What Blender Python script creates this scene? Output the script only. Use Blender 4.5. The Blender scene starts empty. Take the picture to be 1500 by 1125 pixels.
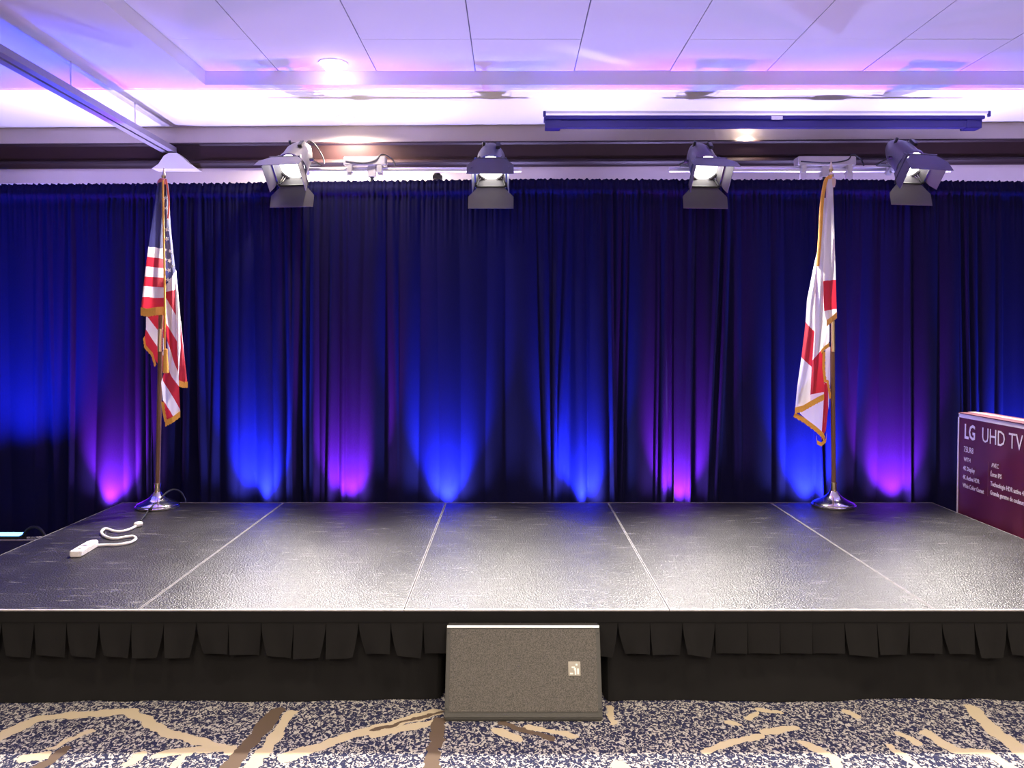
import bpy, bmesh, math, random
import numpy as np
from mathutils import Vector, Matrix, Euler
random.seed(7); rng = np.random.default_rng(11)
scene = bpy.context.scene
COL = scene.collection
R = math.radians

# ------------------------------------------------------------------ camera, world, exposure
F = 1211.0; EYE = 1.69; PITCH = R(1.7); HOR = 490.0
SHIFT = -((562.5 - HOR) - F*math.tan(PITCH))/1500.0
cam_d = bpy.data.cameras.new('camera'); cam = bpy.data.objects.new('camera', cam_d); COL.objects.link(cam)
cam_d.sensor_width = 36; cam_d.lens = 36*F/1500; cam_d.shift_y = SHIFT
cam.location = (0, 0, EYE); cam.rotation_euler = (math.pi/2 - PITCH, 0, 0)
cam_d.clip_start = 0.05
scene.camera = cam
w = bpy.data.worlds.new('world'); scene.world = w; w.use_nodes = True
w.node_tree.nodes['Background'].inputs[0].default_value = (0.5, 0.45, 0.55, 1)
w.node_tree.nodes['Background'].inputs[1].default_value = 0.02
vs = scene.view_settings
vs.view_transform = 'Standard'; vs.look = 'None'; vs.gamma = 1; vs.use_curve_mapping = False
vs.exposure = 0.0
# lamp powers (the lamps themselves are built with their housings further down)
P_FRESNEL = 1150; P_UP_BLUE = 1150; P_UP_PINK = 560; P_REAR_FILL = 900; P_DOWN = 110; P_HOUSE_FILL = 170
C_BLUE = (0.02, 0.055, 1.0); C_PINK = (0.68, 0.04, 1.0); C_REAR_FILL = (0.50, 0.42, 1.0)
C_WARM = (1.0, 0.86, 0.68); C_FRES = (1.0, 0.93, 0.84)

def ray(x, y):
    u = (x-750)/F; v = (562.5-y)/F + SHIFT*1500/F
    return Vector((u, math.cos(PITCH)+v*math.sin(PITCH), v*math.cos(PITCH)-math.sin(PITCH)))
def P(x, y, D):                      # photo pixel -> point at depth D
    r = ray(x, y); t = D/r.y
    return Vector((r.x*t, D, EYE+r.z*t))
def PZ(x, y, z):                     # photo pixel -> point on the horizontal plane z
    r = ray(x, y); t = (z-EYE)/r.z
    return Vector((r.x*t, r.y*t, z))

# ------------------------------------------------------------------ materials
MATS = {}
def nn(nt, t, **kw):
    n = nt.nodes.new(t)
    for k, v in kw.items(): setattr(n, k, v)
    return n
def mat(name, col, rough=0.5, metal=0.0, spec=0.5, noise=0.0, nscale=20, bump=0.0, bscale=200, emit=None, estr=0, sheen=0, coat=0):
    if name in MATS: return MATS[name]
    m = bpy.data.materials.new(name); m.use_nodes = True; nt = m.node_tree
    b = nt.nodes['Principled BSDF']
    b.inputs['Base Color'].default_value = (*col, 1); b.inputs['Roughness'].default_value = rough
    b.inputs['Metallic'].default_value = metal; b.inputs['Specular IOR Level'].default_value = spec
    b.inputs['Sheen Weight'].default_value = sheen; b.inputs['Coat Weight'].default_value = coat
    tc = nn(nt, 'ShaderNodeTexCoord')
    if noise:
        n = nn(nt, 'ShaderNodeTexNoise'); n.inputs['Scale'].default_value = nscale; n.inputs['Detail'].default_value = 4
        nt.links.new(tc.outputs['Object'], n.inputs['Vector'])
        mx = nn(nt, 'ShaderNodeMix', data_type='RGBA', blend_type='MIX')
        mx.inputs['A'].default_value = (*[c*(1-noise) for c in col], 1); mx.inputs['B'].default_value = (*[min(1, c*(1+noise)) for c in col], 1)
        nt.links.new(n.outputs['Fac'], mx.inputs['Factor']); nt.links.new(mx.outputs['Result'], b.inputs['Base Color'])
    if bump:
        n2 = nn(nt, 'ShaderNodeTexNoise'); n2.inputs['Scale'].default_value = bscale; n2.inputs['Detail'].default_value = 2
        nt.links.new(tc.outputs['Object'], n2.inputs['Vector'])
        bp = nn(nt, 'ShaderNodeBump'); bp.inputs['Strength'].default_value = bump; bp.inputs['Distance'].default_value = 0.004
        nt.links.new(n2.outputs['Fac'], bp.inputs['Height']); nt.links.new(bp.outputs['Normal'], b.inputs['Normal'])
    if emit:
        b.inputs['Emission Color'].default_value = (*emit, 1); b.inputs['Emission Strength'].default_value = estr
    MATS[name] = m
    return m

M_wall = mat('wall_paint', (0.62, 0.55, 0.5), 0.7, noise=0.04, nscale=3, bump=0.1, bscale=120)
M_ceil = mat('ceiling_paint', (0.8, 0.79, 0.78), 0.75, noise=0.02, nscale=2, bump=0.08, bscale=150)
M_gap = mat('ceiling_gap', (0.25, 0.25, 0.28), 0.9)
M_crown = mat('dark_stained_wood', (0.022, 0.010, 0.011), 0.42, spec=0.3, noise=0.3, nscale=6)
M_black_metal = mat('black_metal', (0.02, 0.02, 0.022), 0.45, noise=0.2, nscale=30)
M_fixture = mat('fixture_grey_paint', (0.06, 0.054, 0.066), 0.5, noise=0.1, nscale=12)
M_alu = mat('aluminium', (0.72, 0.71, 0.72), 0.35, metal=1.0, noise=0.08, nscale=40)
M_seam = mat('worn_seam_edge', (0.20, 0.185, 0.195), 0.6, metal=0.3, noise=0.6, nscale=30)
M_worn_alu = mat('worn_edge_aluminium', (0.62, 0.58, 0.6), 0.5, metal=0.6, noise=0.35, nscale=25)
M_silver = mat('silver_case', (0.6, 0.58, 0.62), 0.35, metal=0.7, noise=0.1)
M_rubber = mat('black_rubber', (0.012, 0.012, 0.013), 0.6, noise=0.2)
M_screen = mat('screen_case_paint', (0.012, 0.006, 0.11), 0.4, noise=0.1, nscale=5)
M_screen_white = mat('screen_plate_paint', (0.75, 0.74, 0.74), 0.6, noise=0.03)
M_white_plastic = mat('white_plastic', (0.85, 0.8, 0.82), 0.4, noise=0.03)
M_grey_plastic = mat('socket_grey_plastic', (0.35, 0.3, 0.36), 0.5, noise=0.05)
M_brass = mat('polished_brass', (0.86, 0.72, 0.5), 0.16, metal=1.0, noise=0.06, nscale=30)
M_chrome = mat('chrome_base', (0.86, 0.8, 0.78), 0.14, metal=1.0, noise=0.04, nscale=30)
M_pole = mat('oak_pole', (0.17, 0.085, 0.05), 0.4, noise=0.3, nscale=14)
M_fringe = mat('gold_fringe', (0.95, 0.42, 0.07), 0.7, noise=0.25, nscale=180, bump=0.5, bscale=260)
M_skirt = mat('black_skirt_cloth', (0.0085, 0.008, 0.0085), 0.9, spec=0.2, noise=0.25, nscale=9, bump=0.2, bscale=500, sheen=0.03)
M_box = mat('maroon_cardboard', (0.115, 0.010, 0.032), 0.55, noise=0.12, nscale=4)
M_box_white = mat('white_print', (0.95, 0.88, 0.93), 0.5, noise=0.04)
M_tape = mat('box_tape', (0.55, 0.42, 0.42), 0.3, noise=0.1)
M_lens = mat('lamp_lens', (1, 1, 1), 0.3, emit=(1.0, 0.95, 0.86), estr=12)
M_down = mat('downlight_lens', (1, 1, 1), 0.3, emit=(1.0, 0.88, 0.7), estr=14)
M_led_blue = mat('blue_led_lens', (0.2, 0.5, 1), 0.3, emit=(0.12, 0.35, 1.0), estr=6)
M_led_pink = mat('pink_led_lens', (1, 0.3, 0.8), 0.3, emit=(1.0, 0.12, 0.6), estr=4)
M_rear_fill = mat('white_led_lens', (1, 1, 1), 0.3, emit=(0.8, 0.78, 1.0), estr=5)  # glowing lens of the added rear cans
M_speaker = mat('speaker_cabinet_paint', (0.05, 0.048, 0.045), 0.5, noise=0.15, nscale=60, bump=0.3, bscale=300)
M_badge = mat('badge_metal', (0.28, 0.26, 0.23), 0.35, metal=0.6, noise=0.1)
M_badge_mark = mat('badge_mark', (0.75, 0.72, 0.66), 0.35, metal=0.3, noise=0.05)
M_star = mat('flag_star_white', (0.85, 0.85, 0.88), 0.7, noise=0.02)

def m_curtain():
    m = bpy.data.materials.new('navy_drape_cloth'); m.use_nodes = True; nt = m.node_tree
    b = nt.nodes['Principled BSDF']; b.inputs['Roughness'].default_value = 0.9; b.inputs['Specular IOR Level'].default_value = 0.1
    tc = nn(nt, 'ShaderNodeTexCoord'); mp = nn(nt, 'ShaderNodeMapping'); mp.inputs['Scale'].default_value = (260, 260, 60)
    n = nn(nt, 'ShaderNodeTexNoise'); n.inputs['Scale'].default_value = 1; n.inputs['Detail'].default_value = 3
    nt.links.new(tc.outputs['Object'], mp.inputs[0]); nt.links.new(mp.outputs[0], n.inputs['Vector'])
    mx = nn(nt, 'ShaderNodeMix', data_type='RGBA')
    mx.inputs['A'].default_value = (0.0045, 0.004, 0.026, 1); mx.inputs['B'].default_value = (0.009, 0.008, 0.052, 1)
    nt.links.new(n.outputs['Fac'], mx.inputs['Factor']); nt.links.new(mx.outputs['Result'], b.inputs['Base Color'])
    bp = nn(nt, 'ShaderNodeBump'); bp.inputs['Strength'].default_value = 0.25; bp.inputs['Distance'].default_value = 0.003
    nt.links.new(n.outputs['Fac'], bp.inputs['Height']); nt.links.new(bp.outputs['Normal'], b.inputs['Normal'])
    return m
M_curtain = m_curtain()

def m_deck():
    m = bpy.data.materials.new('black_stage_vinyl'); m.use_nodes = True; nt = m.node_tree; L = nt.links.new
    b = nt.nodes['Principled BSDF']; b.inputs['Specular IOR Level'].default_value = 0.5
    geo = nn(nt, 'ShaderNodeNewGeometry')
    big = nn(nt, 'ShaderNodeTexNoise'); big.inputs['Scale'].default_value = 3; big.inputs['Detail'].default_value = 5
    L(geo.outputs['Position'], big.inputs['Vector'])
    # scuffs: stretched noise, thresholded
    mp = nn(nt, 'ShaderNodeMapping'); mp.inputs['Scale'].default_value = (5, 40, 1); mp.inputs['Rotation'].default_value = (0, 0, 0.3)
    L(geo.outputs['Position'], mp.inputs[0])
    sc = nn(nt, 'ShaderNodeTexNoise'); sc.inputs['Scale'].default_value = 1.3; sc.inputs['Detail'].default_value = 6
    L(mp.outputs[0], sc.inputs['Vector'])
    r1 = nn(nt, 'ShaderNodeValToRGB'); r1.color_ramp.elements[0].position = 0.60; r1.color_ramp.elements[1].position = 0.74
    r1.color_ramp.elements[0].color = (0, 0, 0, 1); r1.color_ramp.elements[1].color = (1, 1, 1, 1)
    L(sc.outputs['Fac'], r1.inputs[0])
    c1 = nn(nt, 'ShaderNodeMix', data_type='RGBA'); c1.inputs['A'].default_value = (0.006, 0.005, 0.007, 1); c1.inputs['B'].default_value = (0.017, 0.014, 0.018, 1)
    L(big.outputs['Fac'], c1.inputs['Factor'])
    c2 = nn(nt, 'ShaderNodeMix', data_type='RGBA'); c2.inputs['B'].default_value = (0.13, 0.12, 0.125, 1)
    L(c1.outputs['Result'], c2.inputs['A']); L(r1.outputs[0], c2.inputs['Factor']); L(c2.outputs['Result'], b.inputs['Base Color'])
    rr = nn(nt, 'ShaderNodeMapRange'); rr.inputs['To Min'].default_value = 0.30; rr.inputs['To Max'].default_value = 0.46
    L(big.outputs['Fac'], rr.inputs['Value']); L(rr.outputs[0], b.inputs['Roughness'])
    v = nn(nt, 'ShaderNodeTexVoronoi'); v.inputs['Scale'].default_value = 115; L(geo.outputs['Position'], v.inputs['Vector'])
    bp = nn(nt, 'ShaderNodeBump'); bp.inputs['Strength'].default_value = 0.9; bp.inputs['Distance'].default_value = 0.0025
    L(v.outputs['Distance'], bp.inputs['Height']); L(bp.outputs['Normal'], b.inputs['Normal'])
    return m
M_deck = m_deck()

def m_grille():
    m = bpy.data.materials.new('perforated_grille'); m.use_nodes = True; nt = m.node_tree; L = nt.links.new
    b = nt.nodes['Principled BSDF']; b.inputs['Roughness'].default_value = 0.55; b.inputs['Metallic'].default_value = 0.2
    tc = nn(nt, 'ShaderNodeTexCoord')
    v = nn(nt, 'ShaderNodeTexNoise'); v.inputs['Scale'].default_value = 230; v.inputs['Detail'].default_value = 2
    L(tc.outputs['Object'], v.inputs['Vector'])
    r = nn(nt, 'ShaderNodeValToRGB'); r.color_ramp.elements[0].position = 0.36; r.color_ramp.elements[1].position = 0.64
    r.color_ramp.elements[0].color = (0.04, 0.036, 0.033, 1); r.color_ramp.elements[1].color = (0.115, 0.104, 0.094, 1)
    L(v.outputs['Fac'], r.inputs[0])
    n = nn(nt, 'ShaderNodeTexNoise'); n.inputs['Scale'].default_value = 40; n.inputs['Detail'].default_value = 5; L(tc.outputs['Object'], n.inputs['Vector'])
    mx = nn(nt, 'ShaderNodeMix', data_type='RGBA', blend_type='MULTIPLY'); mx.inputs['Factor'].default_value = 0.6
    L(r.outputs[0], mx.inputs['A']); L(n.outputs['Color'], mx.inputs['B']); L(mx.outputs['Result'], b.inputs['Base Color'])
    L(r.outputs[0], b.inputs['Base Color'])
    return m
M_grille = m_grille()

def m_flag(name, warm):
    m = bpy.data.materials.new(name); m.use_nodes = True; nt = m.node_tree; L = nt.links.new
    b = nt.nodes['Principled BSDF']; b.inputs['Roughness'].default_value = 0.6; b.inputs['Sheen Weight'].default_value = 0.1
    b.inputs['Subsurface Weight'].default_value = 0.0
    uv = nn(nt, 'ShaderNodeUVMap'); sp = nn(nt, 'ShaderNodeSeparateXYZ'); L(uv.outputs[0], sp.inputs[0])
    fl = nn(nt, 'ShaderNodeMath', operation='FLOOR'); L(sp.outputs[0], fl.inputs[0])
    md = nn(nt, 'ShaderNodeMath', operation='FLOORED_MODULO'); md.inputs[1].default_value = 2; L(fl.outputs[0], md.inputs[0])
    lt = nn(nt, 'ShaderNodeMath', operation='LESS_THAN'); lt.inputs[1].default_value = 0; L(sp.outputs[0], lt.inputs[0])
    a = nn(nt, 'ShaderNodeMix', data_type='RGBA'); a.inputs['A'].default_value = (0.80, 0.76, 0.78, 1); a.inputs['B'].default_value = (0.55, 0.022, 0.045, 1)
    L(md.outputs[0], a.inputs['Factor'])
    c = nn(nt, 'ShaderNodeMix', data_type='RGBA'); c.inputs['B'].default_value = (0.045, 0.045, 0.15, 1)
    L(a.outputs['Result'], c.inputs['A']); L(lt.outputs[0], c.inputs['Factor'])
    tc = nn(nt, 'ShaderNodeTexCoord'); n = nn(nt, 'ShaderNodeTexNoise'); n.inputs['Scale'].default_value = 60; L(tc.outputs['Object'], n.inputs['Vector'])
    bp = nn(nt, 'ShaderNodeBump'); bp.inputs['Strength'].default_value = 0.15; bp.inputs['Distance'].default_value = 0.004
    L(n.outputs['Fac'], bp.inputs['Height']); L(bp.outputs['Normal'], b.inputs['Normal'])
    tr = nn(nt, 'ShaderNodeBsdfTranslucent'); L(c.outputs['Result'], tr.inputs['Color'])
    mixs = nn(nt, 'ShaderNodeMixShader'); mixs.inputs[0].default_value = 0.35
    L(c.outputs['Result'], b.inputs['Base Color']); L(b.outputs[0], mixs.inputs[1]); L(tr.outputs[0], mixs.inputs[2])
    L(mixs.outputs[0], nt.nodes['Material Output'].inputs['Surface'])
    return m
M_flag = m_flag('flag_nylon', 0)

# carpet: brush strokes woven into a speckled navy / cream ground
STROKES = [  # (list of photo pixels on the floor, half width m, colour 0 beige 1 brown)
 ([(-40,1098),(57,1052),(190,1042)], .034, 0), ([(190,1043),(247,1074),(300,1087),(345,1101)], .030, 0),
 ([(405,1041),(365,1091),(330,1130)], .034, 1), ([(427,1043),(388,1100),(362,1130)], .027, 0),
 ([(418,1110),(506,1080),(638,1043)], .034, 0), ([(546,1069),(647,1043)], .012, 1), ([(550,1076),(640,1057)], .026, 0),
 ([(644,1056),(630,1130)], .030, 1), ([(75,1096),(132,1070)], .018, 0), ([(50,1130),(97,1096)], .022, 1), ([(30,1112),(62,1108)], .03, 0),
 ([(232,1107),(275,1098),(338,1097)], .026, 0), ([(250,1125),(282,1100)], .016, 0), ([(190,1118),(205,1105)], .02, 0),
 ([(892,1036),(900,1060)], .016, 0), ([(1065,1057),(1080,1060)], .018, 0), ([(1095,1053),(1108,1045)], .017, 0), ([(1112,1040),(1142,1044)], .019, 0),
 ([(1121,1072),(1163,1066)], .024, 0), ([(1033,1100),(1112,1077)], .022, 0), ([(1240,1042),(1257,1051)], .021, 0),
 ([(1420,1036),(1458,1072),(1510,1112)], .035, 0), ([(1355,1072),(1394,1098),(1445,1102),(1485,1126)], .027, 0),
 ([(1321,1076),(1343,1089)], .018, 0), ([(1176,1089),(1215,1106),(1230,1126)], .023, 0), ([(1304,1093),(1351,1126)], .016, 0),
 ([(728,1070),(758,1082)], .027, 0), ([(772,1064),(820,1072),(842,1079)], .020, 0), ([(738,1060),(810,1082)], .02, 1), ([(905,1120),(915,1126)], .03, 0)]
def m_carpet():
    m = bpy.data.materials.new('patterned_carpet'); m.use_nodes = True; nt = m.node_tree; L = nt.links.new
    b = nt.nodes['Principled BSDF']; b.inputs['Roughness'].default_value = 0.95; b.inputs['Specular IOR Level'].default_value = 0.1
    geo = nn(nt, 'ShaderNodeNewGeometry')
    # repeat of the woven pattern: 4.6 m across, 1.2 m deep
    wob = nn(nt, 'ShaderNodeTexNoise'); wob.inputs['Scale'].default_value = 14; wob.inputs['Detail'].default_value = 4; L(geo.outputs['Position'], wob.inputs['Vector'])
    ws = nn(nt, 'ShaderNodeVectorMath', operation='MULTIPLY_ADD'); ws.inputs[1].default_value = (.07, .07, 0); ws.inputs[2].default_value = (-.035, -.035, 0)
    L(wob.outputs['Color'], ws.inputs[0])
    ad = nn(nt, 'ShaderNodeVectorMath', operation='ADD'); L(geo.outputs['Position'], ad.inputs[0]); L(ws.outputs[0], ad.inputs[1])
    wr = nn(nt, 'ShaderNodeVectorMath', operation='WRAP'); wr.inputs[1].default_value = (2.35, 3.80, 1); wr.inputs[2].default_value = (-2.25, 3.02, -1)
    L(ad.outputs[0], wr.inputs[0]); pos = wr.outputs[0]
    outs = []
    for colr in (0, 1):
        acc = None
        for pts, hw, c in STROKES:
            if c != colr: continue
            w3 = [PZ(x, y, 0.0) for x, y in pts]
            for k in range(len(w3)-1):
                a = w3[k]; ba = w3[k+1]-a
                s = nn(nt, 'ShaderNodeVectorMath', operation='SUBTRACT'); L(pos, s.inputs[0]); s.inputs[1].default_value = (a.x, a.y, 0)
                d = nn(nt, 'ShaderNodeVectorMath', operation='DOT_PRODUCT'); L(s.outputs[0], d.inputs[0]); d.inputs[1].default_value = (ba.x/ba.length_squared, ba.y/ba.length_squared, 0)
                h = nn(nt, 'ShaderNodeClamp'); L(d.outputs['Value'], h.inputs[0])
                sc = nn(nt, 'ShaderNodeVectorMath', operation='SCALE'); sc.inputs[0].default_value = (ba.x, ba.y, 0); L(h.outputs[0], sc.inputs['Scale'])
                ds = nn(nt, 'ShaderNodeVectorMath', operation='DISTANCE'); L(s.outputs[0], ds.inputs[0]); L(sc.outputs[0], ds.inputs[1])
                su = nn(nt, 'ShaderNodeMath', operation='SUBTRACT'); L(ds.outputs['Value'], su.inputs[0]); su.inputs[1].default_value = hw
                if acc is None: acc = su.outputs[0]
                else:
                    mn = nn(nt, 'ShaderNodeMath', operation='MINIMUM'); L(acc, mn.inputs[0]); L(su.outputs[0], mn.inputs[1]); acc = mn.outputs[0]
        lt = nn(nt, 'ShaderNodeMath', operation='LESS_THAN'); L(acc, lt.inputs[0]); lt.inputs[1].default_value = 0.0
        outs.append(lt.outputs[0])
    mp = nn(nt, 'ShaderNodeMapping'); mp.inputs['Scale'].default_value = (1, 0.75, 1); mp.inputs['Rotation'].default_value = (0, 0, 0.5); L(geo.outputs['Position'], mp.inputs[0])
    n = nn(nt, 'ShaderNodeTexNoise'); n.inputs['Scale'].default_value = 68; n.inputs['Detail'].default_value = 1.5; n.inputs['Distortion'].default_value = 1.2
    L(mp.outputs[0], n.inputs['Vector'])
    r = nn(nt, 'ShaderNodeValToRGB'); r.color_ramp.elements[0].position = 0.50; r.color_ramp.elements[1].position = 0.585
    r.color_ramp.elements[0].color = (0.022, 0.024, 0.06, 1); r.color_ramp.elements[1].color = (0.44, 0.41, 0.38, 1)
    L(n.outputs['Fac'], r.inputs[0])
    c1 = nn(nt, 'ShaderNodeMix', data_type='RGBA'); c1.inputs['B'].default_value = (0.52, 0.435, 0.305, 1); L(r.outputs[0], c1.inputs['A']); L(outs[0], c1.inputs['Factor'])
    c2 = nn(nt, 'ShaderNodeMix', data_type='RGBA'); c2.inputs['B'].default_value = (0.12, 0.085, 0.062, 1); L(c1.outputs['Result'], c2.inputs['A']); L(outs[1], c2.inputs['Factor'])
    L(c2.outputs['Result'], b.inputs['Base Color'])
    f = nn(nt, 'ShaderNodeTexNoise'); f.inputs['Scale'].default_value = 500; L(geo.outputs['Position'], f.inputs['Vector'])
    bp = nn(nt, 'ShaderNodeBump'); bp.inputs['Strength'].default_value = 0.4; bp.inputs['Distance'].default_value = 0.004
    L(f.outputs['Fac'], bp.inputs['Height']); L(bp.outputs['Normal'], b.inputs['Normal'])
    return m
M_carpet = m_carpet()

# ------------------------------------------------------------------ mesh helpers
class MB:
    def __init__(s): s.v = []; s.f = []; s.uv = None
    def add(s, verts, faces):
        o = len(s.v); s.v += [tuple(p) for p in verts]; s.f += [tuple(i+o for i in f) for f in faces]; return s
    def box(s, a, b, M=None):
        x0, y0, z0 = a; x1, y1, z1 = b
        v = [Vector(p) for p in ((x0,y0,z0),(x1,y0,z0),(x1,y1,z0),(x0,y1,z0),(x0,y0,z1),(x1,y0,z1),(x1,y1,z1),(x0,y1,z1))]
        if M is not None: v = [M @ p for p in v]
        return s.add(v, [(3,2,1,0),(4,5,6,7),(0,1,5,4),(1,2,6,5),(2,3,7,6),(3,0,4,7)])
    def cyl(s, a, b, r, r2=None, n=16, caps=True):
        a = Vector(a); b = Vector(b); r2 = r if r2 is None else r2
        d = (b-a).normalized(); t = d.orthogonal().normalized(); u = d.cross(t)
        vs = []
        for c, rr in ((a, r), (b, r2)):
            for k in range(n):
                an = 2*math.pi*k/n; vs.append(c + t*(rr*math.cos(an)) + u*(rr*math.sin(an)))
        fs = [(k, (k+1) % n, n+(k+1) % n, n+k) for k in range(n)]
        if caps: fs += [tuple(reversed(range(n))), tuple(range(n, 2*n))]
        return s.add(vs, fs)
    def lathe(s, prof, n=24, M=None, cap=True):     # prof: (r, z) about z
        vs = []; m = len(prof)
        for r, z in prof:
            for k in range(n):
                an = 2*math.pi*k/n; p = Vector((r*math.cos(an), r*math.sin(an), z)); vs.append(M @ p if M is not None else p)
        fs = [(i*n+k, i*n+(k+1) % n, (i+1)*n+(k+1) % n, (i+1)*n+k) for i in range(m-1) for k in range(n)]
        if cap: fs += [tuple(reversed(range(n))), tuple(range((m-1)*n, m*n))]
        return s.add(vs, fs)
    def tube(s, pts, r, n=8):
        pts = [Vector(p) for p in pts]; vs = []; m = len(pts)
        up = None
        for i, p in enumerate(pts):
            d = (pts[min(i+1, m-1)]-pts[max(i-1, 0)]).normalized()
            if up is None: up = d.orthogonal().normalized()
            t = (up - d*up.dot(d)); t = t.normalized() if t.length > 1e-6 else d.orthogonal().normalized(); up = t
            u = d.cross(t)
            for k in range(n):
                an = 2*math.pi*k/n; vs.append(p + t*(r*math.cos(an)) + u*(r*math.sin(an)))
        fs = [(i*n+k, i*n+(k+1) % n, (i+1)*n+(k+1) % n, (i+1)*n+k) for i in range(m-1) for k in range(n)]
        fs += [tuple(reversed(range(n))), tuple(range((m-1)*n, m*n))]
        return s.add(vs, fs)
    def prism(s, poly, off, M=None):                # poly: 3D points in order, extruded by off
        off = Vector(off); a = [Vector(p) for p in poly]; b = [p+off for p in a]; v = a+b
        if M is not None: v = [M @ p for p in v]
        n = len(a)
        return s.add(v, [tuple(reversed(range(n))), tuple(range(n, 2*n))] + [(k, (k+1) % n, n+(k+1) % n, n+k) for k in range(n)])
    def mesh(s, name, m, smooth=False, bevel=0):
        me = bpy.data.meshes.new(name); me.from_pydata(s.v, [], s.f)
        bm = bmesh.new(); bm.from_mesh(me)
        bmesh.ops.recalc_face_normals(bm, faces=bm.faces)
        if bevel: bmesh.ops.bevel(bm, geom=bm.edges[:], offset=bevel, segments=2, affect='EDGES', clamp_overlap=True)
        bm.to_mesh(me); bm.free()
        if m is not None: me.materials.append(m)
        if smooth:
            me.polygons.foreach_set('use_smooth', [True]*len(me.polygons))
            me.set_sharp_from_angle(angle=R(35))
        me.update(); return me
    def build(s, name, m, parent=None, smooth=False, bevel=0):
        return put(name, s.mesh(name, m, smooth, bevel), parent)
def put(name, me, parent=None, loc=None, M=None):
    o = bpy.data.objects.new(name, me); COL.objects.link(o)
    if parent is not None: o.parent = parent
    if loc is not None: o.location = loc
    if M is not None: o.matrix_local = M
    return o
def thing(name, label, cat, loc=(0,0,0), rot=(0,0,0), group=None):
    o = bpy.data.objects.new(name, None); COL.objects.link(o); o.location = loc; o.rotation_euler = rot; o.empty_display_size = 0.1
    return tag(o, label, cat, group)
def tag(o, label, cat, group=None):
    o['label'] = label; o['category'] = cat
    if group: o['group'] = group
    return o
def struct(o, label=None):
    o['kind'] = 'structure'
    if label: o['label'] = label
    return o
def spot(name, parent, loc, direction, power, col, size, blend=0.5, radius=0.03):
    l = bpy.data.lights.new(name, 'SPOT'); l.energy = power; l.color = col; l.spot_size = R(size); l.spot_blend = blend; l.shadow_soft_size = radius
    o = bpy.data.objects.new(name, l); COL.objects.link(o); o.parent = parent; o.location = loc
    o.rotation_euler = Vector(direction).to_track_quat('-Z', 'Y').to_euler()
    return o
def smooth_path(pts, n=8):
    pts = [Vector(p) for p in pts]; out = []
    for i in range(len(pts)-1):
        p0 = pts[max(i-1, 0)]; p1 = pts[i]; p2 = pts[i+1]; p3 = pts[min(i+2, len(pts)-1)]
        for k in range(n):
            t = k/n
            out.append(0.5*((2*p1)+(p2-p0)*t+(2*p0-5*p1+4*p2-p3)*t*t+(3*p1-p0-3*p2+p3)*t**3))
    out.append(pts[-1]); return out

# ------------------------------------------------------------------ the room
ZC = 3.70; ZR = 3.81; YW = 8.0; WS = -0.022          # lower ceiling, recess ceiling, back wall depth at x=0, wall skew
XL, XR, YF = -7.5, 7.5, -5.0
RX0, RX1, RY0, RY1 = -2.47, 5.10, -3.2, 6.72         # recess outline
fl = MB().box((XL, YF, -0.1), (XR, 8.4, 0.0)).build('floor', M_carpet); struct(fl, 'navy and cream speckled carpet with beige and brown brush strokes')
def yw(x): return YW + WS*x
wb = MB().prism([(XL, yw(XL), 0), (XR, yw(XR), 0), (XR, yw(XR)+.15, 0), (XL, yw(XL)+.15, 0)], (0, 0, ZC+.05)).build('wall_back', M_wall); struct(wb)
struct(MB().box((XL-.12, YF, 0), (XL, 8.4, ZC+.3)).build('wall_left', M_wall))
struct(MB().box((XR, YF, 0), (XR+.12, 8.4, ZC+.3)).build('wall_right', M_wall))
struct(MB().box((XL, YF-.12, 0), (XR, YF, ZC+.3)).build('wall_front', M_wall))
c = MB()
c.box((XL, YF, ZC), (RX0, 8.3, ZC+.25)); c.box((RX1, YF, ZC), (XR, 8.3, ZC+.25))
c.box((RX0, RY1, ZC), (RX1, 8.3, ZC+.25)); c.box((RX0, YF, ZC), (RX1, RY0, ZC+.25))
ceil = c.build('ceiling', M_ceil); struct(ceil, 'white ceiling with a recessed field of panels')
MB().box((RX0, RY0, ZR+.016), (RX1, RY1, ZR+.05)).build('recess_backing', M_gap, ceil)
xs = [RX0, -1.88, -1.09, -.295, .50, 1.27, 2.05, 2.82, 3.60, 4.36, RX1]
ys = [RY1, 6.0, 3.6, 1.2, -1.2, RY0]
for i in range(len(xs)-1):
    for j in range(len(ys)-1):
        sag = random.uniform(-.002, .002)
        MB().box((xs[i]+.004, ys[j+1]+.002, ZR+sag), (xs[i+1]-.004, ys[j]-.002, ZR+.014)).build('ceiling_panel', M_ceil, ceil)

# dark crown moulding on the back wall
def crown(x0, x1, name):
    prof = [(0, 3.555), (.075, 3.555), (.08, 3.54), (.062, 3.525), (.055, 3.49), (.045, 3.44), (.03, 3.40), (.05, 3.385), (.055, 3.365), (.035, 3.35), (.025, 3.33), (0, 3.325)]
    a = [(x0, yw(x0)-d, z-.025) for d, z in prof]; b = [(x1, yw(x1)-d, z-.025) for d, z in prof]; n = len(prof)
    mb = MB(); mb.add(a+b, [(k, (k+1) % n, n+(k+1) % n, n+k) for k in range(n)] + [tuple(reversed(range(n))), tuple(range(n, 2*n))])
    return struct(mb.build(name, M_crown, smooth=True), 'dark stained crown moulding along the back wall')
crown(XL, XR, 'trim_1')

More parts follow.
